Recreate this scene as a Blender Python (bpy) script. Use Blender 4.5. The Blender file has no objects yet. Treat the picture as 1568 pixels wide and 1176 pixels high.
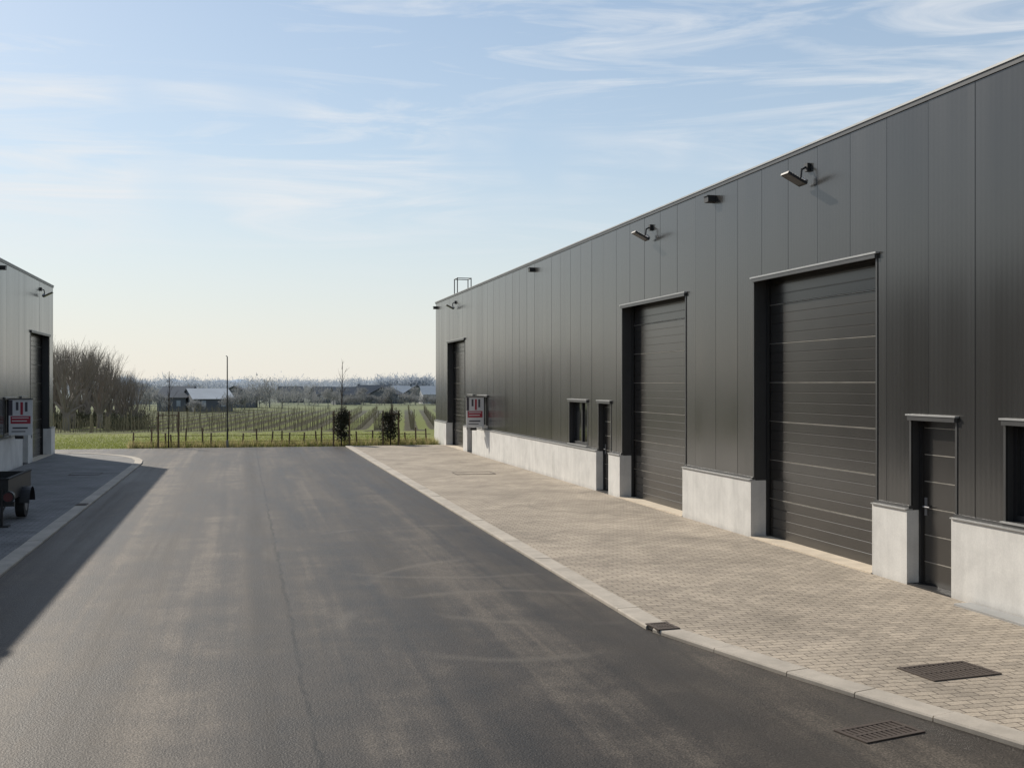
import bpy, math, random
from mathutils import Vector, Quaternion
R = random.Random(7)
scene = bpy.context.scene
col = scene.collection

# ------------------------------------------------------------------ materials
def new_mat(name):
    m = bpy.data.materials.new(name); m.use_nodes = True
    nt = m.node_tree; nt.nodes.clear()
    o = nt.nodes.new('ShaderNodeOutputMaterial'); b = nt.nodes.new('ShaderNodeBsdfPrincipled')
    nt.links.new(b.outputs[0], o.inputs[0])
    return m, nt, b
def N(nt, t, **kw):
    n = nt.nodes.new(t)
    for k, v in kw.items():
        if k in n.inputs.keys(): n.inputs[k].default_value = v
        else: setattr(n, k, v)
    return n
def pos(nt, scale=(1,1,1), rot=(0,0,0)):
    g = N(nt, 'ShaderNodeNewGeometry'); m = N(nt, 'ShaderNodeMapping')
    m.inputs['Scale'].default_value = scale; m.inputs['Rotation'].default_value = rot
    nt.links.new(g.outputs['Position'], m.inputs['Vector']); return m.outputs[0]
def noise(nt, vec, s, d=4, r=.55, dist=0):
    n = N(nt, 'ShaderNodeTexNoise'); n.inputs['Scale'].default_value = s
    n.inputs['Detail'].default_value = d; n.inputs['Roughness'].default_value = r; n.inputs['Distortion'].default_value = dist
    nt.links.new(vec, n.inputs['Vector']); return n.outputs[0]
def ramp(nt, fac, stops):
    r = N(nt, 'ShaderNodeValToRGB'); e = r.color_ramp.elements
    while len(e) < len(stops): e.new(.5)
    for i, (p, c) in enumerate(stops):
        e[i].position = p; e[i].color = (c if len(c) == 4 else (*c, 1)) if hasattr(c, '__len__') else (c, c, c, 1)
    nt.links.new(fac, r.inputs[0]); return r.outputs[0]
def mixc(nt, fac, a, b, mode='MIX'):
    m = N(nt, 'ShaderNodeMix', data_type='RGBA', blend_type=mode)
    for sock, v in ((m.inputs['Factor'], fac), (m.inputs[6], a), (m.inputs[7], b)):
        if hasattr(v, 'links'): nt.links.new(v, sock)
        elif hasattr(v, '__len__'): sock.default_value = (*v, 1) if len(v) == 3 else v
        else: sock.default_value = v
    return m.outputs[2]
def mth(nt, op, a, b=None, clamp=False):
    m = N(nt, 'ShaderNodeMath', operation=op); m.use_clamp = clamp
    for i, v in enumerate((a, b)):
        if v is None: continue
        if hasattr(v, 'links'): nt.links.new(v, m.inputs[i])
        else: m.inputs[i].default_value = v
    return m.outputs[0]
def bump(nt, b, h, strength, dist=.01):
    n = N(nt, 'ShaderNodeBump'); n.inputs['Strength'].default_value = strength; n.inputs['Distance'].default_value = dist
    nt.links.new(h, n.inputs['Height']); nt.links.new(n.outputs[0], b.inputs['Normal'])
def simple(name, c, rough=.6, metal=0, var=.15, sc=3, bmp=0, spec=None, stretch=(1,1,1), trans=0):
    m, nt, b = new_mat(name)
    v = pos(nt, stretch); n = noise(nt, v, sc, 3)
    lo = tuple(x*(1-var) for x in c); hi = tuple(min(1, x*(1+var)) for x in c)
    cc = ramp(nt, n, [(.3, lo), (.7, hi)])
    nt.links.new(cc, b.inputs['Base Color'])
    b.inputs['Roughness'].default_value = rough; b.inputs['Metallic'].default_value = metal
    if spec is not None: b.inputs['Specular IOR Level'].default_value = spec
    if bmp: bump(nt, b, noise(nt, v, sc*8, 4), bmp)
    if trans:
        t = N(nt, 'ShaderNodeBsdfTranslucent'); nt.links.new(cc, t.inputs[0]); mx = N(nt, 'ShaderNodeMixShader'); mx.inputs[0].default_value = trans
        o = [q for q in nt.nodes if q.type == 'OUTPUT_MATERIAL'][0]
        nt.links.new(b.outputs[0], mx.inputs[1]); nt.links.new(t.outputs[0], mx.inputs[2]); nt.links.new(mx.outputs[0], o.inputs[0])
    return m

def m_cladding():
    m, nt, b = new_mat('anthracite_cladding')
    v = pos(nt, (1, 1, 1))
    sx = N(nt, 'ShaderNodeSeparateXYZ'); nt.links.new(v, sx.inputs[0])
    sheet_id = mth(nt, 'FLOOR', mth(nt, 'ADD', sx.outputs[1], .49))
    wn = N(nt, 'ShaderNodeTexWhiteNoise', noise_dimensions='1D'); nt.links.new(sheet_id, wn.inputs['W'])
    n1 = noise(nt, pos(nt, (1, 1.6, .10)), 1.1, 3)
    f = mth(nt, 'ADD', mth(nt, 'MULTIPLY', n1, .85), mth(nt, 'MULTIPLY', wn.outputs[0], .15))
    nt.links.new(ramp(nt, f, [(.3, (.060,.058,.055)), (.7, (.072,.070,.067))]), b.inputs['Base Color'])
    nt.links.new(ramp(nt, f, [(.3, .19), (.7, .26)]), b.inputs['Roughness'])
    b.inputs['Metallic'].default_value = .45; b.inputs['Specular IOR Level'].default_value = 1.0
    w = N(nt, 'ShaderNodeTexWave', wave_type='BANDS', bands_direction='Y', wave_profile='SIN'); w.inputs['Scale'].default_value = 3.2
    nt.links.new(v, w.inputs['Vector'])
    h = mth(nt, 'ADD', w.outputs[1], mth(nt, 'MULTIPLY', noise(nt, pos(nt, (1, 1.2, .25)), 1.0, 1), 1.5))
    bump(nt, b, h, .12, .003)
    return m
def m_asphalt():
    m, nt, b = new_mat('asphalt')
    v = pos(nt)
    fine = noise(nt, v, 55, 2, .7); mid = noise(nt, v, 1.3, 4, .65)
    strk = noise(nt, pos(nt, (1.1, .05, 1)), 1.0, 4, .6)
    strk2 = noise(nt, pos(nt, (4.5, .09, 1)), 1.0, 3, .6)
    big = noise(nt, pos(nt, (.5, .2, 1)), 1.0, 3, .6, .5)
    a = mth(nt, 'ADD', mth(nt, 'MULTIPLY', strk, .3), mth(nt, 'MULTIPLY', mid, .25))
    a = mth(nt, 'ADD', a, mth(nt, 'MULTIPLY', strk2, .25))
    a = mth(nt, 'ADD', a, mth(nt, 'MULTIPLY', big, .25))
    c = ramp(nt, a, [(.44, (.028,.023,.018)), (.52, (.058,.048,.039)), (.60, (.125,.105,.084))])
    g = ramp(nt, fine, [(.3, .40), (.5, 1.0), (.70, 2.0)])
    c = mixc(nt, 1.0, c, g, 'MULTIPLY')
    sx = N(nt, 'ShaderNodeSeparateXYZ'); g2 = N(nt, 'ShaderNodeNewGeometry'); nt.links.new(g2.outputs['Position'], sx.inputs[0])
    # specular falloff painted into the base colour: darker to the right
    sheen_side = ramp(nt, mth(nt, 'MULTIPLY', mth(nt, 'ADD', sx.outputs[0], 5), .1), [(.52, 1.08), (.58, .86), (.90, .72)])
    c = mixc(nt, 1.0, c, sheen_side, 'MULTIPLY')
    tr = mth(nt, 'ADD', mth(nt, 'MULTIPLY', mth(nt, 'SINE', mth(nt, 'MULTIPLY', sx.outputs[0], 2*math.pi/1.75)), .5), .5)
    tr = mth(nt, 'MULTIPLY', ramp(nt, tr, [(.35, 0.0), (.95, .7)]), ramp(nt, strk2, [(.40, .2), (.6, 1.0)]))
    c = mixc(nt, tr, c, (.028,.023,.019))
    wob = mth(nt, 'MULTIPLY', mth(nt, 'SUBTRACT', mid, .5), .20)
    d = mth(nt, 'ABSOLUTE', mth(nt, 'SUBTRACT', mth(nt, 'ADD', sx.outputs[0], wob), .55))
    s = ramp(nt, d, [(.010, 1.0), (.034, 0.0)])
    s = mth(nt, 'MULTIPLY', s, ramp(nt, noise(nt, v, 2.2, 2), [(.38, .35), (.55, .9)]))
    c = mixc(nt, s, c, (.008,.007,.006))
    d2 = mth(nt, 'ABSOLUTE', mth(nt, 'SUBTRACT', mth(nt, 'ADD', sx.outputs[0], wob), .22))
    s2 = mth(nt, 'MULTIPLY', ramp(nt, d2, [(.05, .8), (.28, 0.0)]), ramp(nt, big, [(.35, .4), (.6, 1.0)]))
    c = mixc(nt, s2, c, (.022,.018,.015))
    for (cx, cy, r0, q) in ((3.4, 19.0, 3.0, .35), (4.2, 15.2, 2.6, .4), (3.0, 13.0, 1.9, .35)):
        vv = N(nt, 'ShaderNodeVectorMath', operation='DISTANCE'); nt.links.new(g2.outputs['Position'], vv.inputs[0]); vv.inputs[1].default_value = (cx, cy, 0)
        dd = mth(nt, 'ABSOLUTE', mth(nt, 'SUBTRACT', mth(nt, 'ADD', vv.outputs['Value'], wob), r0))
        k = mth(nt, 'MULTIPLY', ramp(nt, dd, [(.02, q), (.14, 0.0)]), ramp(nt, big, [(.46, 0.0), (.58, 1.0)]))
        c = mixc(nt, k, c, (.15,.13,.105))
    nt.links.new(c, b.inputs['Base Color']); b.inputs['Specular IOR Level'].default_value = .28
    nt.links.new(ramp(nt, a, [(.4, .48), (.6, .64)]), b.inputs['Roughness'])
    bump(nt, b, fine, .9, .008)
    return m
def m_pavers(name, c1, c2, mort, rot=0):
    m, nt, b = new_mat(name)
    v = pos(nt, rot=(0, 0, rot))
    br = N(nt, 'ShaderNodeTexBrick'); br.offset = .5
    br.inputs['Color1'].default_value = (*c1, 1); br.inputs['Color2'].default_value = (*c2, 1); br.inputs['Mortar'].default_value = (*mort, 1)
    br.inputs['Scale'].default_value = 1; br.inputs['Mortar Size'].default_value = .007; br.inputs['Mortar Smooth'].default_value = .3
    br.inputs['Brick Width'].default_value = .22; br.inputs['Row Height'].default_value = .11; br.inputs['Bias'].default_value = -.1
    nt.links.new(v, br.inputs['Vector'])
    n = noise(nt, v, .7, 4, .6, .4); f = noise(nt, v, 45, 2)
    c = mixc(nt, 1.0, br.outputs[0], ramp(nt, n, [(.3, .74), (.5, .98), (.7, 1.2)]), 'MULTIPLY')
    c = mixc(nt, 1.0, c, ramp(nt, f, [(.3, .8), (.7, 1.15)]), 'MULTIPLY')
    st = ramp(nt, noise(nt, pos(nt, (1.2, .5, 1)), 1.0, 5, .7, 1.0), [(.58, 0.0), (.68, .45)])
    c = mixc(nt, st, c, tuple(x*.45 for x in c1))
    st = ramp(nt, noise(nt, pos(nt, (.8, .5, 1)), 1.7, 4, .7, 1.0), [(.64, 0.0), (.72, .35)])
    c = mixc(nt, st, c, tuple(min(1, x*1.5) for x in c1))
    nt.links.new(c, b.inputs['Base Color']); b.inputs['Roughness'].default_value = .8; b.inputs['Specular IOR Level'].default_value = .3
    h = mth(nt, 'ADD', mth(nt, 'MULTIPLY', br.outputs[1], -1.0), mth(nt, 'MULTIPLY', f, .25))
    bump(nt, b, h, .7, .008)
    return m
def m_concrete(name='precast_concrete', c=(.68,.665,.63)):
    m, nt, b = new_mat(name); v = pos(nt)
    n = noise(nt, v, 1.6, 5, .65, .3); f = noise(nt, v, 40, 3)
    dr = noise(nt, pos(nt, (6, 6, .5)), 1.0, 3)
    cc = ramp(nt, n, [(.3, tuple(x*.84 for x in c)), (.55, c), (.75, tuple(min(1, x*1.1) for x in c))])
    cc = mixc(nt, 1.0, cc, ramp(nt, dr, [(.35, .93), (.6, 1.02)]), 'MULTIPLY')
    cc = mixc(nt, 1.0, cc, ramp(nt, f, [(.3, .95), (.7, 1.04)]), 'MULTIPLY')
    g = N(nt, 'ShaderNodeNewGeometry'); sx = N(nt, 'ShaderNodeSeparateXYZ'); nt.links.new(g.outputs['Position'], sx.inputs[0])
    low = mth(nt, 'ADD', sx.outputs[2], mth(nt, 'MULTIPLY', n, .12))
    cc = mixc(nt, 1.0, cc, ramp(nt, low, [(.06, .76), (.2, 1.0)]), 'MULTIPLY')
    nt.links.new(cc, b.inputs['Base Color']); b.inputs['Roughness'].default_value = .85
    bump(nt, b, f, .15, .004); return m
def m_ground():
    m, nt, b = new_mat('grass_and_field')
    g = N(nt, 'ShaderNodeNewGeometry'); sx = N(nt, 'ShaderNodeSeparateXYZ'); nt.links.new(g.outputs['Position'], sx.inputs[0])
    v = pos(nt); n = noise(nt, v, .35, 5, .6); f = noise(nt, v, 9, 3, .7)
    k = mth(nt, 'ADD', mth(nt, 'MULTIPLY', n, .5), mth(nt, 'MULTIPLY', f, .5))
    grass = ramp(nt, k, [(.35, (.12,.14,.035)), (.5, (.185,.20,.06)), (.68, (.26,.26,.10))])
    rv = pos(nt, rot=(0, 0, math.radians(7.9))); rs = N(nt, 'ShaderNodeSeparateXYZ'); nt.links.new(rv, rs.inputs[0])
    w = mth(nt, 'ADD', mth(nt, 'MULTIPLY', mth(nt, 'SINE', mth(nt, 'MULTIPLY', rs.outputs[0], 2*math.pi/2.6)), .5), .5)
    w = mth(nt, 'ADD', w, mth(nt, 'MULTIPLY', mth(nt, 'SUBTRACT', n, .5), .8))
    row = mixc(nt, ramp(nt, w, [(.35, 0.0), (.5, 1.0)]), (.15,.17,.05), (.070,.064,.04))
    infield = mth(nt, 'MULTIPLY', ramp(nt, mth(nt, 'MULTIPLY', sx.outputs[1], .01), [(.70, 0.0), (.74, 1.0)]), ramp(nt, mth(nt, 'MULTIPLY', sx.outputs[1], .001), [(.20, 1.0), (.22, 0.0)]))
    c = mixc(nt, infield, grass, row)
    far_haze = ramp(nt, mth(nt, 'MULTIPLY', sx.outputs[1], .001), [(.14, 0.0), (.4, 1.0)])  # distance haze mixed into the ground colour
    c = mixc(nt, far_haze, c, ramp(nt, noise(nt, pos(nt, (1, 1, 1)), .012, 3), [(.4, (.20,.225,.21)), (.6, (.16,.195,.195))]))
    nt.links.new(c, b.inputs['Base Color']); b.inputs['Roughness'].default_value = .95; b.inputs['Specular IOR Level'].default_value = .1
    bump(nt, b, f, .6, .05); return m

M = dict(
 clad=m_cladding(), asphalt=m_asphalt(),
 pav=m_pavers('concrete_pavers', (.45,.385,.305), (.345,.296,.238), (.15,.125,.10)),
 pavd=m_pavers('concrete_pavers_grey', (.24,.235,.23), (.18,.178,.175), (.06,.06,.06)),
 conc=m_concrete(), kerb=m_concrete('kerb_concrete', (.54,.485,.41)), ground=m_ground(),
 sill=simple('sill_concrete', (.62,.53,.41), .85, var=.12),
 back=simple('dark_steel_frame', (.018,.018,.019), .55, var=.1),
 core=simple('panel_joint_seal', (.035,.035,.035), .6, var=.1),
 trim=simple('aluminium_flashing', (.40,.40,.39), .45, .3, var=.08),
 dtrim=simple('dark_flashing', (.07,.07,.07), .4, .2, var=.1),
 door=simple('overhead_door_paint', (.036,.033,.030), .24, .2, var=.12, sc=1.5, spec=.9),
 seam_glint=simple('door_seam_glint', (.36,.34,.30), .45, .3, var=.2),  # pale strip colour stands in for sun caught on section edges
 black=simple('black_plastic', (.015,.015,.016), .5, var=.1),
 lamp=simple('lamp_housing', (.025,.025,.027), .5, 0),
 sensor=simple('sensor_plastic', (.35,.35,.35), .4),
 lens=simple('lamp_glass', (.08,.08,.085), .15),
 roof=simple('roof_membrane', (.12,.12,.12), .8),
 grate=simple('cast_iron', (.09,.07,.058), .7, .3, sc=20),
 wood=simple('weathered_wood', (.17,.12,.075), .85, sc=8, var=.3),
 bark=simple('bark_bare_twigs', (.25,.215,.18), .9, var=.2, sc=.6, spec=.1),
 youngbark=simple('young_bark', (.07,.055,.045), .9, var=.2, sc=3, spec=.1),
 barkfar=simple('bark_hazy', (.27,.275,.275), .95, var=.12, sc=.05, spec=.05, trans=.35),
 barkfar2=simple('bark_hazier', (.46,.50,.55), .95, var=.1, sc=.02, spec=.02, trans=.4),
 bushy=simple('hedge_twigs', (.10,.10,.06), .9, var=.35, sc=.4, spec=.1),
 ivy=simple('ivy_leaves', (.035,.036,.018), .7, var=.4, sc=12),
 dry=simple('dry_grass_blades', (.42,.36,.19), .9, var=.3, sc=5, trans=.5),
 lawn=simple('lawn_blades', (.22,.25,.07), .85, var=.3, sc=2, trans=.45),
 vine=simple('vine_wood', (.24,.20,.12), .9, var=.25, sc=.5),
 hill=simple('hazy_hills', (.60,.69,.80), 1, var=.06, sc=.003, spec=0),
 white=simple('sign_white', (.70,.69,.68), .5, var=.04), red=simple('sign_red', (.40,.04,.06), .5, var=.05), signdark=simple('sign_dark', (.08,.07,.08), .5, var=.05),
 wallb=simple('render_wall', (.40,.41,.42), .9, var=.1, sc=.3), wallk=simple('barn_wall', (.12,.13,.145), .9, var=.15, sc=.3),
 roofd=simple('roof_tiles', (.10,.115,.135), .9, var=.1, sc=.4, spec=.1), roofl=simple('roof_sheet', (.36,.40,.44), .8, var=.08, sc=.4, spec=.2),
 rubber=simple('tyre_rubber', (.02,.02,.02), .8), steel=simple('galvanised_steel', (.25,.25,.26), .5, .5),
 tail=simple('tail_lamp_lens', (.10,.03,.03), .25),
)
def m_glass():
    m, nt, b = new_mat('window_glass'); b.inputs['Base Color'].default_value = (.02,.022,.024,1)
    b.inputs['Roughness'].default_value = .04; b.inputs['Specular IOR Level'].default_value = .8; return m
M['glass'] = m_glass()

# ------------------------------------------------------------------ mesh tools
class MB:
    def __init__(s): s.v=[]; s.f=[]; s.m=[]; s.mats=[]
    def mi(s, k):
        if k not in s.mats: s.mats.append(k)
        return s.mats.index(k)
    def prim(s, vs, fs, k):
        o=len(s.v); s.v+=[tuple(p) for p in vs]; i=s.mi(k)
        for f in fs: s.f.append(tuple(o+a for a in f)); s.m.append(i)
    def box(s, x0,x1,y0,y1,z0,z1,k):
        x0,x1=sorted((x0,x1)); y0,y1=sorted((y0,y1)); z0,z1=sorted((z0,z1))
        s.prim([(x0,y0,z0),(x1,y0,z0),(x1,y1,z0),(x0,y1,z0),(x0,y0,z1),(x1,y0,z1),(x1,y1,z1),(x0,y1,z1)],
               [(0,3,2,1),(4,5,6,7),(0,1,5,4),(1,2,6,5),(2,3,7,6),(3,0,4,7)],k)
    def tube(s,p0,p1,r0,r1,k,n=4,caps=True):
        p0=Vector(p0);p1=Vector(p1);d=(p1-p0)
        if d.length<1e-6:return
        d.normalize(); a=d.cross(Vector((0,0,1)) if abs(d.z)<.9 else Vector((1,0,0))).normalized(); b=d.cross(a)
        vs=[]
        for p,r in((p0,r0),(p1,r1)):
            for i in range(n):
                t=2*math.pi*i/n; vs.append(p+a*r*math.cos(t)+b*r*math.sin(t))
        fs=[(i,(i+1)%n,n+(i+1)%n,n+i) for i in range(n)]
        if caps: fs+= [tuple(range(n))[::-1],tuple(range(n,2*n))]
        s.prim(vs,fs,k)
    def quad(s,c,size,k,rr,asp=1):
        n=Vector((rr.gauss(0,1),rr.gauss(0,1),rr.gauss(0,1))).normalized()
        a=n.orthogonal().normalized()*size; b=n.cross(a).normalized()*size*asp; c=Vector(c)
        s.prim([c-a-b*.3,c+b,c+a-b*.3],[(0,1,2)],k)
    def sliver(s,c,w,L,k,rr):
        d=Vector((rr.gauss(0,.55),rr.gauss(0,.55),rr.uniform(.4,1))).normalized()*L; a=rr.uniform(0,math.pi); c=Vector(c)
        u=Vector((math.cos(a)*w,math.sin(a)*w,0)); s.prim([c-u,c+u,c+d],[(0,1,2)],k)
    def obj(s,name,parent=None,origin=(0,0,0),smooth=False):
        o=Vector(origin); me=bpy.data.meshes.new(name); me.from_pydata([tuple(Vector(p)-o) for p in s.v],[],s.f)
        for k in s.mats: me.materials.append(M[k])
        me.polygons.foreach_set('material_index',s.m)
        if smooth: me.polygons.foreach_set('use_smooth',[True]*len(s.f))
        me.update(); ob=bpy.data.objects.new(name,me); ob.location=o; col.objects.link(ob)
        if parent: ob.parent=parent; ob.location=o-parent.location
        return ob
def empty(name,loc=(0,0,0)):
    e=bpy.data.objects.new(name,None); e.location=loc; col.objects.link(e); e.empty_display_size=.3; return e

# ------------------------------------------------------------------ buildings
H=6.56
def rects(y0,y1,z0,z1,ops):
    ys=sorted({y0,y1,*[min(max(v,y0),y1) for o in ops for v in o[:2]]}); out=[]
    for a,b in zip(ys,ys[1:]):
        if b-a<1e-4: continue
        zs=z0
        for o in sorted([o for o in ops if o[0]<(a+b)/2<o[1]],key=lambda o:o[2]):
            if o[2]>zs: out.append((a,b,zs,min(o[2],z1)))
            zs=max(zs,o[3])
        if zs<z1: out.append((a,b,zs,z1))
    return out
def building(name,X0,sg,ya,yb,offs,depth,joint0,boxes,seed,length_openings):
    rr=random.Random(seed); P=empty(name,(X0+sg*depth/2,(ya+yb)/2,0))
    T=lambda x:X0+sg*x
    ops=[]
    for kind,a,b in length_openings:
        a+=offs;b+=offs
        if b>yb-.3 or a<ya+.3: continue
        ops.append((kind,a,b))
    def zr(k): return {'O':(0,4.60),'P':(0,2.31),'W':(1.12,2.31)}[k]
    full=[(a,b,*zr(k)) for k,a,b in ops]
    mb=MB()
    for a,b,c,d in rects(ya,yb,1.04,H-.02,full): mb.box(T(.024),T(.24),a,b,c,d,'core')
    mb.obj('wall_core',P)
    mb=MB(); y=joint0
    while y>ya: y-=1
    while y<yb:
        a=max(y+.004,ya);b=min(y+.996,yb)
        if b>a:
            o1=rr.gauss(0,.0012);o2=rr.gauss(0,.0012)
            for (c,d,e,f) in rects(a,b,1.10,H,full):
                fx=lambda yy:(o1+(o2-o1)*(yy-a)/(b-a))
                bv=.004
                ye=[c,c+(bv if abs(c-a)<1e-6 else 0),d-(bv if abs(d-b)<1e-6 else 0),d]
                xs_=[fx(c)+(bv if abs(c-a)<1e-6 else 0),fx(c),fx(d),fx(d)+(bv if abs(d-b)<1e-6 else 0)]
                lo=[(T(xs_[i]),ye[i],e) for i in range(4)]+[(T(.023),d,e),(T(.023),c,e)]
                hi=[(p[0],p[1],f) for p in lo]
                fs=[(i,(i+1)%6,6+(i+1)%6,6+i) for i in range(6)]+[tuple(range(6))[::-1],tuple(range(6,12))]
                if sg<0: fs=[q[::-1] for q in fs]
                mb.prim(lo+hi,[q[::-1] for q in fs],'clad')
        y+=1
    mb.box(T(.03),T(depth),yb-.12,yb-.004,1.1,H,'clad'); mb.box(T(.25),T(depth),ya+.004,ya+.12,0,H,'clad'); mb.box(T(depth-.1),T(depth),ya,yb,0,H,'clad')
    mb.obj('cladding_panels',P)
    mb=MB(); mb.box(T(.25),T(depth-.11),ya+.13,yb-.13,H-.35,H-.25,'roof'); mb.obj('roof',P)
    mb=MB(); dops=[o for o in full if o[2]==0]
    for a,b,c,d in rects(ya,yb,0,1.04,dops):
        n=max(1,round((b-a)/4.6)); st=(b-a)/n
        for i in range(n): mb.box(T(-.07),T(.24),a+i*st+(.005 if i else 0),a+(i+1)*st-(.005 if i<n-1 else 0),c,d,'conc')
    mb.box(T(-.05),T(depth),yb-.2,yb+.05,0,1.03,'conc')
    mb.obj('concrete_plinth',P)
    mb=MB()
    for a,b,c,d in rects(ya,yb,0,1.04,dops):
        mb.box(T(-.095),T(.018),a-.0,b+.0,1.042,1.058,'trim'); mb.box(T(-.04),T(.0185),a,b,1.0585,1.099,'dtrim')
    mb.obj('plinth_flashing',P)
    mb=MB(); mb.box(T(-.035),T(.28),ya-.05,yb+.05,H+.002,H+.03,'trim'); mb.box(T(-.02),T(-.004),ya-.04,yb+.04,H-.06,H+.001,'dtrim'); mb.obj('roof_edge_cap',P)
    for kind,a,b in ops:
        z0,z1=zr(kind)
        if kind=='O':
            xd=.28; mb=MB(); zt=4.75; z=.05; sec=.683
            pr=[(0,.05)]
            while z<zt:
                for j in range(4):
                    zz=z+(j+1)*sec/4
                    if j<3: pr+=[(0,zz-.010),(.006,zz-.004),(.006,zz+.003),(0,zz+.009)]
                    else: pr+=[(0,zz-.02),(.012,zz-.004),(.012,zz+.002),(0,zz+.006)]
                z+=sec
            vs=[];fs=[]
            for (x,zq) in pr: vs+=[(T(xd+x),a-.05,zq),(T(xd+x),b+.05,zq)]
            for i in range(len(pr)-1): fs.append((2*i,2*i+1,2*i+3,2*i+2))
            mb.prim(vs,fs,'door')
            z=.05+sec
            while z<zt: mb.box(T(xd-.005),T(xd+.004),a,b,z-.010,z-.002,'seam_glint'); z+=sec
            mb.box(T(xd-.004),T(xd+.02),a,b,.0,.05,'black')
            mb.obj('overhead_door',P)
            mb=MB(); mb.box(T(-.09),T(xd+.05),a+.002,b-.002,0,.055,'sill'); mb.obj('door_sill',P)
            mb=MB(); mb.box(T(.22),T(xd-.012),a,a+.05,.06,4.6,'back'); mb.box(T(.22),T(xd-.012),b-.05,b,.06,4.6,'back'); mb.obj('door_guides',P)
        if kind=='P':
            mb=MB(); xd=.14; mb.box(T(xd),T(xd+.05),a+.06,b-.06,.06,2.25,'door')
            z=.06+.30
            while z<2.2: mb.box(T(xd-.004),T(xd+.01),a+.10,b-.10,z-.005,z+.005,'seam_glint'); z+=.36
            for (c,d,e,f) in ((a,a+.06,.06,2.31),(b-.06,b,.06,2.31),(a+.06,b-.06,2.25,2.31)): mb.box(T(xd-.03),T(xd+.05),c,d,e,f,'back')
            mb.box(T(xd-.012),T(xd),b-.16,b-.11,.98,1.22,'steel'); mb.tube((T(xd-.05),b-.135,1.1),(T(xd-.05),b-.28,1.1),.011,.011,'steel',8)
            mb.tube((T(xd),b-.135,1.1),(T(xd-.05),b-.135,1.1),.011,.011,'steel',8)
            mb.box(T(-.07),T(xd+.06),a+.002,b-.002,0,.058,'back'); mb.obj('entrance_door',P)
        if kind=='W':
            mb=MB(); xd=.1; m=(a+b)/2
            for (c,d,e,f) in ((a,a+.07,1.12,2.31),(b-.07,b,1.12,2.31),(a+.07,b-.07,1.12,1.19),(a+.07,b-.07,2.24,2.31),(m-.04,m+.04,1.19,2.24)): mb.box(T(xd),T(xd+.07),c,d,e,f,'back')
            mb.box(T(xd+.04),T(xd+.06),a+.07,m-.04,1.19,2.24,'glass'); mb.box(T(xd+.04),T(xd+.06),m+.04,b-.07,1.19,2.24,'glass')
            mb.box(T(-.06),T(xd-.002),a-.04,b+.04,1.10,1.118,'trim'); mb.obj('window',P)
        mb=MB(); e=.07 if kind=='O' else .06; hh=.026 if kind=='O' else .022
        mb.box(T(-.06),T(-.004),a-e,b+e,z1+.012,z1+.012+hh,'trim'); mb.box(T(-.05),T(-.003),a-.03,b+.03,z1-.05,z1+.0115,'dtrim')
        zb=max(z0,1.1)
        for (c,d) in ((a-.035,a+.006),(b-.006,b+.035)): mb.box(T(-.012),T(-.004),c,d,zb,z1-.052,'dtrim')
        mb.obj('opening_trim',P)
        if kind=='O':
            mb=MB(); c=(a+b)/2; z=6.12
            mb.box(T(-.055),T(-.004),c-.05,c+.05,z+.03,z+.16,'black')
            mb.tube((T(-.05),c,z+.10),(T(-.13),c,z+.06),.018,.018,'lamp',8); mb.tube((T(-.13),c,z+.06),(T(-.15),c,z-.12),.018,.018,'lamp',8)
            hx=-.14;L=.32;W=.13;t=math.radians(27)
            def hp(u,v,w): return (T(hx-u*math.cos(t)+w*math.sin(t)),c+v,z-.16+u*math.sin(t)+w*math.cos(t))
            vs=[hp(u,v,w) for w in(-.018,.018) for (u,v) in((-.05,-W),(L,-W),(L,W),(-.05,W))]
            mb.prim(vs,[(0,3,2,1),(4,5,6,7),(0,1,5,4),(1,2,6,5),(2,3,7,6),(3,0,4,7)],'lamp')
            vs=[hp(u,v,-.021) for (u,v) in((0,-W+.02),(L-.02,-W+.02),(L-.02,W-.02),(0,W-.02))]; mb.prim(vs,[(0,1,2,3)],'lens')
            for q in range(6):
                u=.0+q*.045; vs=[hp(u+d1,v,w) for w in(.0181,.034) for (d1,v) in((0,-W+.02),(.01,-W+.02),(.01,W-.02),(0,W-.02))]
                mb.prim(vs,[(0,3,2,1),(4,5,6,7),(0,1,5,4),(1,2,6,5),(2,3,7,6),(3,0,4,7)],'lamp')
            mb.tube((T(-.12),c-.02,z-.10),(T(-.10),c-.10,z-.15),.04,.035,'sensor',10)
            mb.obj('floodlight',P)
    for yb_ in boxes:
        mb=MB(); mb.box(T(-.16),T(-.004),yb_-.10,yb_+.10,6.24,6.35,'black'); mb.box(T(-.18),T(-.004),yb_-.11,yb_+.11,6.352,6.365,'dtrim'); mb.obj('overflow_spout',P)
    return P
L_OP=[('O',46.0,50.0),('P',44.13,45.13),('W',41.45,43.17),('W',28.88,30.6),('P',26.92,27.92),('O',22.04,26.05),('O',14.78,18.80),('P',12.90,13.90),('W',10.2,11.92),('W',-2.3,-.6),('P',-4.3,-3.3),('O',-9.2,-5.2)]
B1=building('industrial_building',8.84,1,-12,53.2,0,22,12.51,[20.6,34.6,52.9],3,L_OP)
B2=building('industrial_building',-7.2,-1,-16,47.7,-3.2,20,12.5-.84,[37.7,17.4],5,L_OP)
mb=MB()
for yy in (48.5,49.2):
    for xx in (9.0,9.6): mb.tube((xx,yy,6.2),(xx,yy,7.32),.022,.022,'back',6)
    mb.tube((9.0,yy,7.3),(9.6,yy,7.3),.018,.018,'back',6)
for xx in (9.0,9.6): mb.tube((xx,48.5,7.3),(xx,49.2,7.3),.018,.018,'back',6)
mb.obj('roof_ladder_rail',B1)

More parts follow.
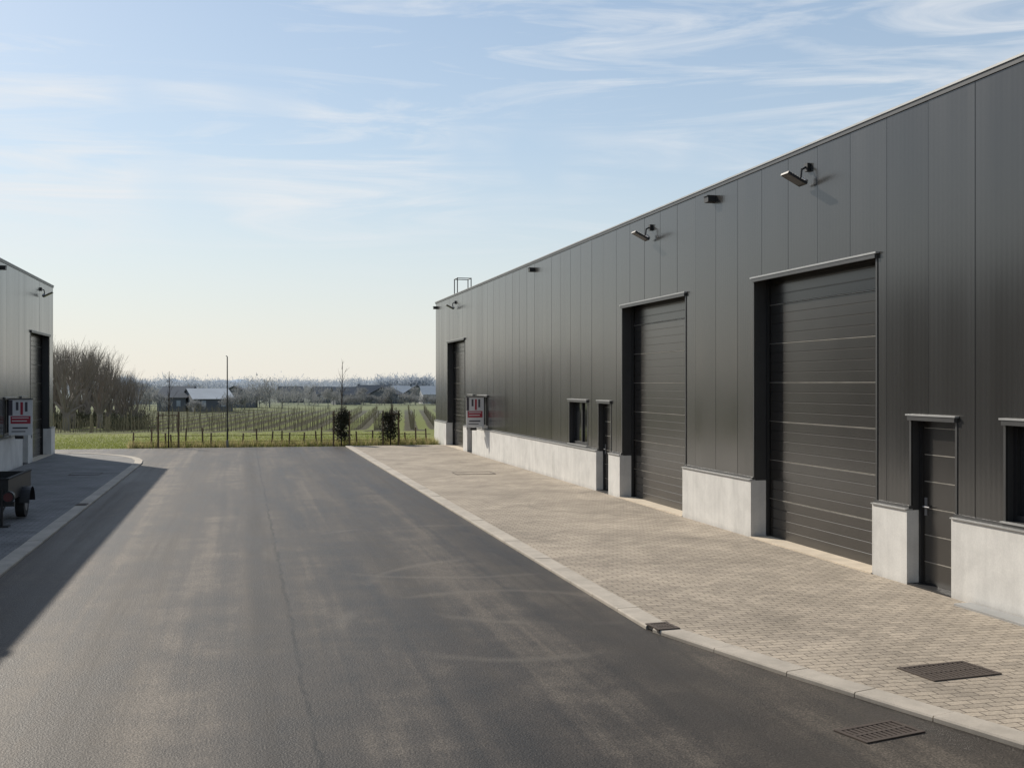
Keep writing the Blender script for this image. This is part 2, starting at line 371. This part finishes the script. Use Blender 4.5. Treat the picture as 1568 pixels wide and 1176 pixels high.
# ------------------------------------------------------------------ ground, road, pavements
def gz(y):
    if y<=58: return -.02
    t=min(1,(y-58)/72); return -.02-2.0*(t*t*(3-2*t))
ys=[-300,-60,0,30,50,54,58]+[58+6*i for i in range(1,13)]+[150,200,300,500,900,1600,3000]; xs=[-2500,-800,-200,-60,-20,0,20,60,200,800,2500]
me=bpy.data.meshes.new('ground'); vs=[(x,y,gz(y)) for y in ys for x in xs]; n=len(xs)
fs=[(j*n+i,j*n+i+1,(j+1)*n+i+1,(j+1)*n+i) for j in range(len(ys)-1) for i in range(n-1)]
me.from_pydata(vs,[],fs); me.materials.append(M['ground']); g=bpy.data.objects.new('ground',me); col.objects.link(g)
def sheet(name,pts,z,k):
    mb=MB(); mb.prim([(x,y,z) for x,y in pts],[tuple(range(len(pts)))],k); return mb.obj(name)
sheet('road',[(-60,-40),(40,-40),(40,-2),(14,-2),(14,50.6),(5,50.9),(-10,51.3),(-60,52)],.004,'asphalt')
kr=[(4.4,50.6),(4.4,12.15)]; 
kr2=[(4.42,12.0),(4.98,9.9),(5.72,7.5),(6.9,4.9),(8.6,2.4),(11,.4),(16,-1.5),(24,-2.2)]
def bez(p,c,q,n): return [((1-t)**2*p[0]+2*t*(1-t)*c[0]+t*t*q[0],(1-t)**2*p[1]+2*t*(1-t)*c[1]+t*t*q[1]) for t in [i/n for i in range(n+1)]]
kl=[(-3.35,-30),(-3.35,41.2)]+bez((-3.35,41.4),(-3.5,47.6),(-8.5,48.5),9)[1:]+[(-30,49.6)]
def kerb(name,pl,w,side,z=.05,seg=1.0,k='kerb'):
    mb=MB()
    pts=[Vector((*p,0)) for p in pl]
    res=[pts[0]]; 
    for a,b in zip(pts,pts[1:]):
        m=max(1,round((b-a).length/seg)); res+=[a+(b-a)*(i+1)/m for i in range(m)]
    def nrm(i):
        d=(res[min(i+1,len(res)-1)]-res[max(i-1,0)]).normalized(); return Vector((d.y,-d.x,0))*side
    for i in range(len(res)-1):
        a,b=res[i],res[i+1]; n0,n1=nrm(i)*w,nrm(i+1)*w; g_=.006*(b-a).normalized(); h=z+R.uniform(-.004,.004)
        vs=[a+g_,b-g_,b-g_+n1,a+g_+n0]
        ins=[a+g_+n0*.04,b-g_+n1*.04,b-g_+n1*.97,a+g_+n0*.97]
        V=[(p.x,p.y,-.02) for p in vs]+[(p.x,p.y,h-.015) for p in vs]+[(p.x,p.y,h) for p in ins]
        F=[(0,1,5,4),(1,2,6,5),(2,3,7,6),(3,0,4,7),(4,5,9,8),(5,6,10,9),(6,7,11,10),(7,4,8,11),(8,9,10,11)]
        mb.prim(V,F,k)
    return mb.obj(name)
W=.27
kerb('kerb',kr,W,-1); kerb('kerb',kr2,W,-1); kerb('kerb',kl,W,-1)
sheet('pavement',[(4.55,50.6),(4.55,12.0),(5.12,9.95),(5.86,7.6),(7.03,5.05),(8.7,2.6),(11.05,.6),(16,-1.3),(24,-2),(40,-2),(40,50.6)][::-1],.036,'pav')
pl=[(p[0]-.14,p[1]-(.14 if p[1]>44 else 0)) for p in kl]
sheet('pavement',pl+[(-30,-30)],.036,'pavd')
def grate(name,cx,cy,w,d,z,rot=0,bars=10,cover=None):
    mb=MB(); c,s=math.cos(rot),math.sin(rot)
    def bx(x0,x1,y0,y1,z0,z1,k):
        o=len(mb.v); mb.box(x0,x1,y0,y1,z0,z1,k)
        for i in range(o,len(mb.v)):
            x,y,zz=mb.v[i]; mb.v[i]=(cx+x*c-y*s,cy+x*s+y*c,zz)
    f=.04 if not cover else .025
    bx(-w/2,w/2,-d/2,d/2,z-.03,z+.002,'black')
    for (a,b,e,g) in((-w/2,w/2,-d/2,-d/2+f),(-w/2,w/2,d/2-f,d/2),(-w/2,-w/2+f,-d/2+f,d/2-f),(w/2-f,w/2,-d/2+f,d/2-f)): bx(a,b,e,g,z-.01,z+.012,'grate')
    if cover:
        bx(-w/2+f+.008,w/2-f-.008,-d/2+f+.008,d/2-f-.008,z-.01,z+.006,cover)
    else:
        for i in range(bars):
            x=-w/2+.05+(w-.1)*(i+.2)/bars; bx(x,x+(w-.1)/bars*.6,-d/2+.04,d/2-.04,z-.01,z+.009,'grate')
        bx(-w/2+.04,w/2-.04,-.015,.015,z-.01,z+.0105,'grate')
    mb.obj(name,origin=(cx,cy,z))
grate('drain_grate',6.5,9.6,.78,.52,.036,.12,12); grate('drain_grate',4.9,8.15,.62,.36,.004,.25,10)
grate('drain_grate',4.56,12.05,.26,.34,.05,.1,5); grate('manhole_cover',6.85,34.2,1.2,.9,.036,0,4,'pav'); grate('manhole_cover',-4.6,36.6,.9,.8,.036,0,4,'pavd')
grate('drain_grate',-3.5,27.2,.24,.4,.05,0,5)
mb=MB(); mb.box(8.5,8.74,10.2,12.45,.02,.062,'trim'); mb.obj('facade_drain_channel',origin=(8.62,11.3,.04))

# ------------------------------------------------------------------ for-sale boards
def board(x0,x1,y,name='for_sale_sign'):
    mb=MB(); z0,z1=1.14,2.26
    mb.box(x0,x1,y,y+.03,z0,z1,'white'); w=x1-x0
    mb.box(x0-.02,x1+.02,y-.03,y+.35,z1+.001,z1+.035,'dtrim')
    mb.box(x0,x0+w*.16,y-.006,y-.001,z0+.62,z1-.02,'signdark')
    for i,(c,hh) in enumerate((('signdark',.26),('red',.40),('signdark',.30))):
        a=x0+w*(.30+.19*i); mb.box(a,a+w*.11,y-.006,y-.001,z1-.08-hh,z1-.08,c)
    mb.box(x0+w*.08,x1-w*.08,y-.006,y-.001,z0+.36,z0+.60,'red')
    for i in range(2): mb.box(x0+w*.14,x1-w*.16-.05*i,y-.010,y-.0065,z0+.53-i*.1,z0+.56-i*.1,'white')
    mb.box(x0+w*.16,x1-w*.2,y-.006,y-.001,z0+.2,z0+.25,'signdark'); mb.box(x0+w*.12,x1-w*.3,y-.006,y-.001,z0+.10,z0+.13,'signdark')
    for a in (x0+.02,x1-.05): mb.box(a,a+.03,y+.031,y+.06,z0-.1,z1,'steel')
    mb.box(x0+w*.25,x0+w*.6,y+.031,y+.2,z0-.12,z0-.02,'black')
    mb.obj(name,origin=((x0+x1)/2,y,z0))
board(8.13,8.80,42.0); board(-7.15,-6.45,38.7)

# ------------------------------------------------------------------ fence, young trees
F=empty('field_fence',(2,52,0)); mb=MB(); x=-4.6
while x<8.5:
    h=.70+R.uniform(-.15,.15); y=52+R.uniform(-.15,.15); mb.tube((x,y,-.1),(x+R.uniform(-.05,.05),y,h),.04,.034,'wood',7); x+=R.uniform(.22,.75)
mb.obj('posts',F)
mb=MB()
for z in(.22,.48): 
    for i in range(13): mb.tube((-4.6+i,52-.05,z+R.uniform(-.02,.02)),(-3.6+i,52-.05,z+R.uniform(-.02,.02)),.012,.012,'wood',5)
mb.obj('rails',F)
def twigs(mb,p,d,L,r,lev,k,rr,nb=4,spread=.6):
    q=p+d*L; mb.tube(p,q,r,r*.6,k,4 if r>.03 else 3,False)
    if lev==0: return
    for i in range(nb):
        t=rr.uniform(.35,1); b=p+d*L*t
        dd=(d+Vector((rr.gauss(0,spread),rr.gauss(0,spread),rr.gauss(.15,spread*.6)))).normalized()
        twigs(mb,b,dd,L*rr.uniform(.5,.75),r*.5,lev-1,k,rr,nb,spread)
def young(x,y,h,ivy,seed):
    rr=random.Random(seed); mb=MB(); 
    p=Vector((x,y,0)); top=Vector((x+.05,y,h)); mb.tube(p,(x+.02,y,h*.55),.035,.025,'youngbark',6); mb.tube((x+.02,y,h*.55),top,.025,.008,'youngbark',5)
    for i in range(14):
        z=h*rr.uniform(.45,.95); d=Vector((rr.gauss(0,.35),rr.gauss(0,.35),1)).normalized(); twigs(mb,Vector((x+.02,y,z)),d,h*.11*rr.uniform(.6,1.3),.008,1,'youngbark',rr,3,.3)
    for s in(-.42,.42) if not ivy else (-.35,.35):
        mb.tube((x+s,y-.05,-.1),(x+s,y-.05,1.55),.045,.04,'wood',7)
    mb.tube((x-.42,y-.09,1.4),(x+.42,y-.09,1.4),.025,.025,'wood',6)
    if ivy:
        blobs=[(rr.uniform(-.25,.25),rr.uniform(-.2,.2),rr.uniform(.35,1.45),rr.uniform(.16,.28)) for _ in range(12)]
        for i in range(2400):
            b=rr.choice(blobs); u=Vector((rr.gauss(0,1),rr.gauss(0,1),rr.gauss(0,1))).normalized()*b[3]*rr.uniform(.4,1.35)
            mb.quad((x+b[0]+u.x,y+b[1]+u.y,b[2]+u.z),rr.uniform(.03,.05),'ivy',rr)
        for i in range(60):
            d=Vector((rr.gauss(0,.6),rr.gauss(0,.6),1)).normalized(); mb.tube((x,y,rr.uniform(.5,1.3)),Vector((x,y,rr.uniform(1.0,1.4)))+d*rr.uniform(.2,.6),.009,.003,'youngbark',3,False)
    mb.obj('young_tree',origin=(x,y,0))
young(-3.1,51.5,3.3,False,1); young(4.3,51.5,3.7,True,2); young(6.5,51.5,1.9,True,3)
mb=MB(); mb.tube((-.64,51.6,-.1),(-.64,51.6,3.95),.035,.022,'back',8); mb.tube((-.64,51.6,0),(-.64,51.6,.3),.06,.055,'steel',8); mb.tube((-.64,51.6,3.95),(-.70,51.6,3.98),.02,.02,'steel',6); mb.obj('flag_pole',origin=(-.64,51.6,0))
mb=MB()
for i in range(9000):
    x=R.uniform(-4.8,8.7); y=R.gauss(52.0,.35)
    if y<51.45: continue
    h=R.uniform(.1,.38); a=R.uniform(0,math.pi); w=.012; dx,dy=math.cos(a)*w,math.sin(a)*w; l=R.gauss(0,.08)
    mb.prim([(x-dx,y-dy,-.02),(x+dx,y+dy,-.02),(x+l,y+l*.4,h)],[(0,1,2)],'dry' if R.random()<.65 else 'lawn')
mb.obj('verge_grass')
mb=MB()
for i in range(24000):
    x=R.uniform(-24,9); y=51.4+abs(R.gauss(0,1))*7
    h=R.uniform(.03,.10); a=R.uniform(0,math.pi); w=.02; dx,dy=math.cos(a)*w,math.sin(a)*w; l=R.gauss(0,.05)
    z=gz(y); mb.prim([(x-dx,y-dy,z),(x+dx,y+dy,z),(x+l,y+l*.4,z+h)],[(0,1,2)],'lawn')
mb.obj('lawn_grass')
# vineyard
mb=MB(); ta=math.radians(7.9); ca,sa=math.cos(ta),math.sin(ta)
for r in range(-20,12):
    u=r*2.6+.6
    t=76
    while t<195:
        x=u*ca+t*sa; y=-u*sa+t*ca; z=gz(y)
        if -34<x<32:
            mb.tube((x,y,z-.1),(x+R.uniform(-.06,.06),y,z+R.uniform(1.2,1.5)),.03,.028,'vine',4,False)
            for q in range(4):
                tt=t+1.1*(q+.5); xx=u*ca+tt*sa; yy=-u*sa+tt*ca; zz=gz(yy)
                mb.tube((xx,yy,zz),(xx+R.uniform(-.08,.08),yy,zz+.75),.018,.014,'vine',3,False)
                for w_ in range(2): mb.tube((xx,yy,zz+.7),(xx+R.uniform(-.25,.25),yy+R.uniform(-.3,.3),zz+R.uniform(.95,1.3)),.009,.005,'vine',3,False)
        t+=5
mb.obj('vineyard')

# ------------------------------------------------------------------ distant trees & houses
def at(b,d): b=math.radians(b); return d*math.sin(b),d*math.cos(b)
def pollard(h,seed,k='bark',shoots=100):
    rr=random.Random(seed); mb=MB(); th=h*.2
    mb.tube((0,0,-.3),(0,0,th),.30,.34,k,7); heads=[]
    for i in range(9):
        a=i*.8+rr.uniform(-.3,.3); q=rr.uniform(.3,1.6); p=Vector((math.cos(a)*q,math.sin(a)*q,th+rr.uniform(.4,3.6))); mb.tube((0,0,th-.2),p,.2,.1,k,5); heads.append(p)
    for i in range(shoots):
        p=rr.choice(heads); d=Vector((rr.gauss(0,.22)+p.x*.15,rr.gauss(0,.22)+p.y*.15,1)).normalized(); L=(h-p.z)*rr.uniform(.45,1.0)
        m=p+d*L*.5+Vector((rr.gauss(0,.12),rr.gauss(0,.12),0)); q=p+d*L
        mb.tube(p,m,.030,.020,k,3,False); mb.tube(m,q,.020,.007,k,3,False)
        for j in range(6):
            s=m+(q-m)*rr.random(); mb.tube(s,s+(d+Vector((rr.gauss(0,.45),rr.gauss(0,.45),.2))).normalized()*rr.uniform(.4,1.2),.010,.004,k,3,False)
    o=mb.obj('pm'); me=o.data; bpy.data.objects.remove(o); return me
pm=[pollard(8.5,s) for s in(1,2,3,4)]
rr=random.Random(11)
for i in range(17):
    b=-9.4+i*.29+rr.uniform(-.1,.1); d=134+rr.uniform(-9,22); x,y=at(b,d)
    o=bpy.data.objects.new('willow_tree',pm[i%4]); o.location=(x,y,gz(y)); sc=(1.14 if i<9 else 1.06-.08*(i-9))*rr.uniform(.85,1.08); o.scale=(sc*1.05,sc*1.05,sc); o.rotation_euler[2]=rr.uniform(0,6); col.objects.link(o)
def mass(name,items,k,seed,n=380,wd=.05,ln=.8,bush=False):
    rr=random.Random(seed); mb=MB()
    for (x,y,h,w) in items:
        z=gz(y)
        if not bush: mb.tube((x,y,z),(x,y,z+h*.5),h*.02,h*.012,k,4,False)
        cl=[(rr.gauss(0,w*.24),rr.gauss(0,w*.24),h*rr.uniform(.05 if bush else .35,.75),w*rr.uniform(.16,.28)) for _ in range(8)]
        if not bush:
            for c in cl: mb.tube((x,y,z+h*.25),(x+c[0],y+c[1],z+c[2]),h*.010,h*.004,k,3,False)
        for i in range(n):
            c=rr.choice(cl); u=Vector((rr.gauss(0,.5),rr.gauss(0,.5),rr.gauss(0,.4)))*c[3]
            mb.sliver((x+c[0]+u.x,y+c[1]+u.y,max(z+.05,z+c[2]+u.z)),wd*rr.uniform(.6,1.4),ln*rr.uniform(.5,1.2),k,rr)
    return mb.obj(name)
it=[]
for i in range(22): x,y=at(-9.5+i*.22+rr.uniform(-.1,.1),124+rr.uniform(0,25)); it.append((x,y,rr.uniform(1.0,1.7),rr.uniform(3,4.5)))
mass('hedge',it,'bushy',5,700,.05,.35,True)
it=[]
for i in range(44): x,y=at(-6+i*.25+rr.uniform(-.2,.2),rr.uniform(215,330)); it.append((x,y,rr.uniform(2.4,4.6),rr.uniform(4,8)))
for i in range(16): x,y=at(4.5+i*.34+rr.uniform(-.2,.2),rr.uniform(255,265)); it.append((x,y,rr.uniform(1.6,2.6) if i%4 else 4.6,rr.uniform(3,5)))
x,y=at(1.3,235); it.append((x,y,7.0,7.5)); x,y=at(.7,240); it.append((x,y,5.6,6)); x,y=at(3.2,260); it.append((x,y,5.4,7)); x,y=at(-4.3,215); it.append((x,y,6,7)); x,y=at(-.6,198); it.append((x,y,3.4,4)); x,y=at(-3.9,196); it.append((x,y,3.6,4)); x,y=at(-2.1,197); it.append((x,y,2.2,3))
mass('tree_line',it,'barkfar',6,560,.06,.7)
it=[]
for i in range(150): x,y=at(-8+i*.125+rr.uniform(-.1,.1),rr.uniform(480,760)); it.append((x,y,rr.uniform(4,8.5),rr.uniform(9,16)))
for i in range(10): x,y=at(6.6+i*.28,430); it.append((x,y,rr.uniform(7.5,9.5),9))
for i in range(8): x,y=at(-5.6+i*.22,330); it.append((x,y,rr.uniform(6,7.8)-i*.2,7))
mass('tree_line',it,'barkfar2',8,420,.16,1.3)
mb=MB(); prev=None
for i in range(161):
    b=-14+i*.2; x,y=at(b,1500); h=5+3*math.sin(i*.13)+2*math.sin(i*.37+1)+1.0*math.sin(i*1.1)+R.uniform(-.4,.4)
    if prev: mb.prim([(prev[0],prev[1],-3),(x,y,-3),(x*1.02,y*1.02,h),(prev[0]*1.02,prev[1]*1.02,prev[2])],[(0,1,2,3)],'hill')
    prev=(x,y,h)
mb.obj('hills')
def house(name,b,d,w,dep,eh,rh,yaw,wk,rk,wins=True):
    x,y=at(b,d); z=gz(y); mb=MB()
    mb.box(-w/2,w/2,-dep/2,dep/2,-.3,eh,wk); o=.35
    V=[(-w/2-o,-dep/2-o,eh-.1),(w/2+o,-dep/2-o,eh-.1),(w/2+o,0,eh+rh),(-w/2-o,0,eh+rh),(w/2+o,dep/2+o,eh-.1),(-w/2-o,dep/2+o,eh-.1)]
    mb.prim(V,[(0,1,2,3),(3,2,4,5)],rk); mb.prim([(-w/2,-dep/2,eh),(-w/2,dep/2,eh),(-w/2,0,eh+rh-.1)],[(0,1,2)],wk); mb.prim([(w/2,-dep/2,eh),(w/2,dep/2,eh),(w/2,0,eh+rh-.1)],[(0,1,2)],wk)
    if wins:
        k=max(2,int(w/2.5))
        for i in range(k): a=-w/2+(i+.5)*w/k; mb.box(a-.35,a+.35,-dep/2-.04,-dep/2-.01,.9,min(eh-.4,1.9),'roofl' if wk=='wallk' else 'roofd')
    if wk=='wallb': mb.box(w*.2,w*.2+.5,-.3,.3,eh+rh*.5,eh+rh+.5,'wallk')
    ob=mb.obj(name); ob.location=(x,y,z); ob.rotation_euler[2]=math.radians(yaw); return ob
house('barn',-2.95,212,5.0,9,2.5,1.9,-14,'wallk','roofd'); house('barn',-1.65,208,6.6,10,2.3,1.7,14,'wallk','roofl'); house('farm_house',-.3,240,4.5,8,2.4,2.0,80,'wallk','roofd'); house('farm_house',2.3,300,5.5,7,2.3,1.9,10,'wallk','roofd'); house('farm_house',-4.9,290,5.5,7,2.3,1.9,20,'wallb','roofd')
for i,(b,w,yaw,wk,rk) in enumerate(((5.0,6,5,'wallk','roofd'),(5.6,5,80,'wallb','roofd'),(6.3,7,-6,'wallk','roofd'),(7.0,5,62,'wallk','roofd'),(7.9,7,-4,'wallb','roofl'),(8.6,5,70,'wallk','roofd'),(3.9,5,10,'wallk','roofd'),(9.5,8,0,'wallb','roofl'))):
    house('farm_house',b,272+(i*37)%50,w,7,2.3,1.8+.2*(i%3),yaw,wk,rk)

# ------------------------------------------------------------------ trailer, parked at left edge
T=empty('utility_trailer',(-4.9,24.3,0)); mb=MB()
x0,x1,y0,y1=-5.85,-4.35,23.5,25.9
mb.box(x0,x1,y0,y1,.50,.56,'black')
for (a,b,c,d) in((x0,x0+.03,y0,y1),(x1-.03,x1,y0,y1),(x0+.03,x1-.03,y0,y0+.03),(x0+.03,x1-.03,y1-.03,y1)): mb.box(a,b,c,d,.561,.92,'black')
mb.box(x0-.02,x1+.02,y0-.02,y0+.05,.921,.95,'rubber'); mb.box(x1-.05,x1+.02,y0+.05,y1,.921,.95,'rubber'); mb.box(x0-.02,x0+.05,y0+.05,y1,.921,.95,'rubber')
for xx in (x0+.3,x1-.5): mb.box(xx,xx+.04,y0-.015,y0-.001,.56,.92,'rubber')
mb.obj('body',T)
mb=MB()
for xx in (x0+.02,x1-.02):
    yc,zc=25.0,.33
    for rr_,kk,hw in((.28,'rubber',.085),(.15,'steel',.09)): mb.tube((xx-hw,yc,zc),(xx+hw,yc,zc),rr_,rr_,kk,24)
mb.tube((x0,25.0,.33),(x1,25.0,.33),.035,.035,'black',8)
mb.obj('wheels',T)
mb=MB()
for xx in (x0-.02,x1+.08):
    for i in range(10):
        a=math.radians(5+17*i);b=math.radians(5+17*(i+1)); rr0=.34
        P0=(yc+rr0*math.cos(a),zc+rr0*math.sin(a));P1=(yc+rr0*math.cos(b),zc+rr0*math.sin(b))
        mb.prim([(xx-.10,P0[0],P0[1]),(xx+.10,P0[0],P0[1]),(xx+.10,P1[0],P1[1]),(xx-.10,P1[0],P1[1])],[(0,1,2,3)],'black')
mb.obj('mudguards',T,smooth=True)
mb=MB()
mb.box(x0,x1+.12,y0-.07,y0-.002,.42,.50,'black')
for xx in (x0+.15,x1+.02):
    mb.tube((xx,y0-.12,.60),(xx,y0-.001,.60),.11,.11,'black',18); mb.tube((xx,y0-.135,.60),(xx,y0-.1205,.60),.085,.085,'tail',18)
for xx in (x0+.1,x1-.10):
    mb.tube((xx,y0-.1,.06),(xx,y0-.1,.75),.028,.028,'black',8); mb.box(xx-.14,xx+.14,y0-.22,y0+.02,.037,.06,'black'); mb.tube((xx,y0-.1,.28),(xx,y0+.5,.48),.02,.02,'black',6)
mb.obj('lamps_and_prop_stands',T)

# ------------------------------------------------------------------ light, sky, camera
sd=Vector((-4.85,9.0,6.6)).normalized(); el=math.asin(sd.z); az=math.atan2(sd.x,sd.y)
L=bpy.data.lights.new('sun','SUN'); L.energy=4.8; L.angle=math.radians(.53); L.color=(1,.92,.80)
lo=bpy.data.objects.new('sun',L); lo.rotation_euler=(-sd).to_track_quat('-Z','Y').to_euler(); lo.location=(-30,60,50); col.objects.link(lo)
w=bpy.data.worlds.new('World'); scene.world=w; w.use_nodes=True; nt=w.node_tree; nt.nodes.clear()
out=N(nt,'ShaderNodeOutputWorld'); bg=N(nt,'ShaderNodeBackground'); nt.links.new(bg.outputs[0],out.inputs[0]); bg.inputs[1].default_value=.105
sky=N(nt,'ShaderNodeTexSky'); sky.sky_type='NISHITA'; sky.sun_disc=False; sky.sun_elevation=el; sky.sun_rotation=az; sky.air_density=1.0; sky.dust_density=.5; sky.ozone_density=1.2; sky.altitude=0
tc=N(nt,'ShaderNodeTexCoord'); mp=N(nt,'ShaderNodeMapping'); mp.inputs['Rotation'].default_value=(0,math.radians(4),0); mp.inputs['Location'].default_value=(2.1,0,3.7); mp.inputs['Scale'].default_value=(1.9,1.9,17)
mp0=N(nt,'ShaderNodeMapping'); mp0.inputs['Rotation'].default_value=(0,0,math.radians(13.2)); nt.links.new(tc.outputs['Generated'],mp0.inputs[0]); nt.links.new(mp0.outputs[0],mp.inputs[0])
n1=noise(nt,mp.outputs[0],2.0,7,.60,.9); n2=noise(nt,mp0.outputs[0],4.2,3,.5,.3)
cl=mth(nt,'MULTIPLY',ramp(nt,n1,[(.46,0.0),(.70,1.0)]),ramp(nt,n2,[(.36,.0),(.52,1.0)]))
sx=N(nt,'ShaderNodeSeparateXYZ'); nt.links.new(tc.outputs['Generated'],sx.inputs[0])
cl=mth(nt,'MULTIPLY',cl,ramp(nt,sx.outputs[2],[(.07,0.0),(.15,1.0)]))
hz=ramp(nt,sx.outputs[2],[(0.0,.92),(.08,.76),(.18,.54),(.31,.42),(.6,.2),(1.0,.1)])
hc=ramp(nt,sx.outputs[2],[(0.0,(.82,.80,.74)),(.10,(.71,.77,.79)),(.20,(.59,.71,.82)),(.35,(.52,.66,.82))])
hzc=N(nt,'ShaderNodeVectorMath',operation='SCALE'); hzc.inputs['Scale'].default_value=9.5; nt.links.new(hc,hzc.inputs[0])
c=mixc(nt,hz,sky.outputs[0],hzc.outputs[0])
c=mixc(nt,mth(nt,'MULTIPLY',cl,.8),c,(7.9,8.1,8.3))
nt.links.new(c,bg.inputs[0])
cam=bpy.data.cameras.new('camera'); cam.sensor_width=36; cam.lens=36*1755/1568; cam.clip_end=6000; cam.clip_start=.1
co=bpy.data.objects.new('camera',cam); co.location=(0,0,2.75); co.rotation_euler=(math.radians(90),0,math.radians(-13.24)); col.objects.link(co); scene.camera=co
scene.view_settings.view_transform='Standard'; scene.view_settings.look='None'; scene.view_settings.exposure=0
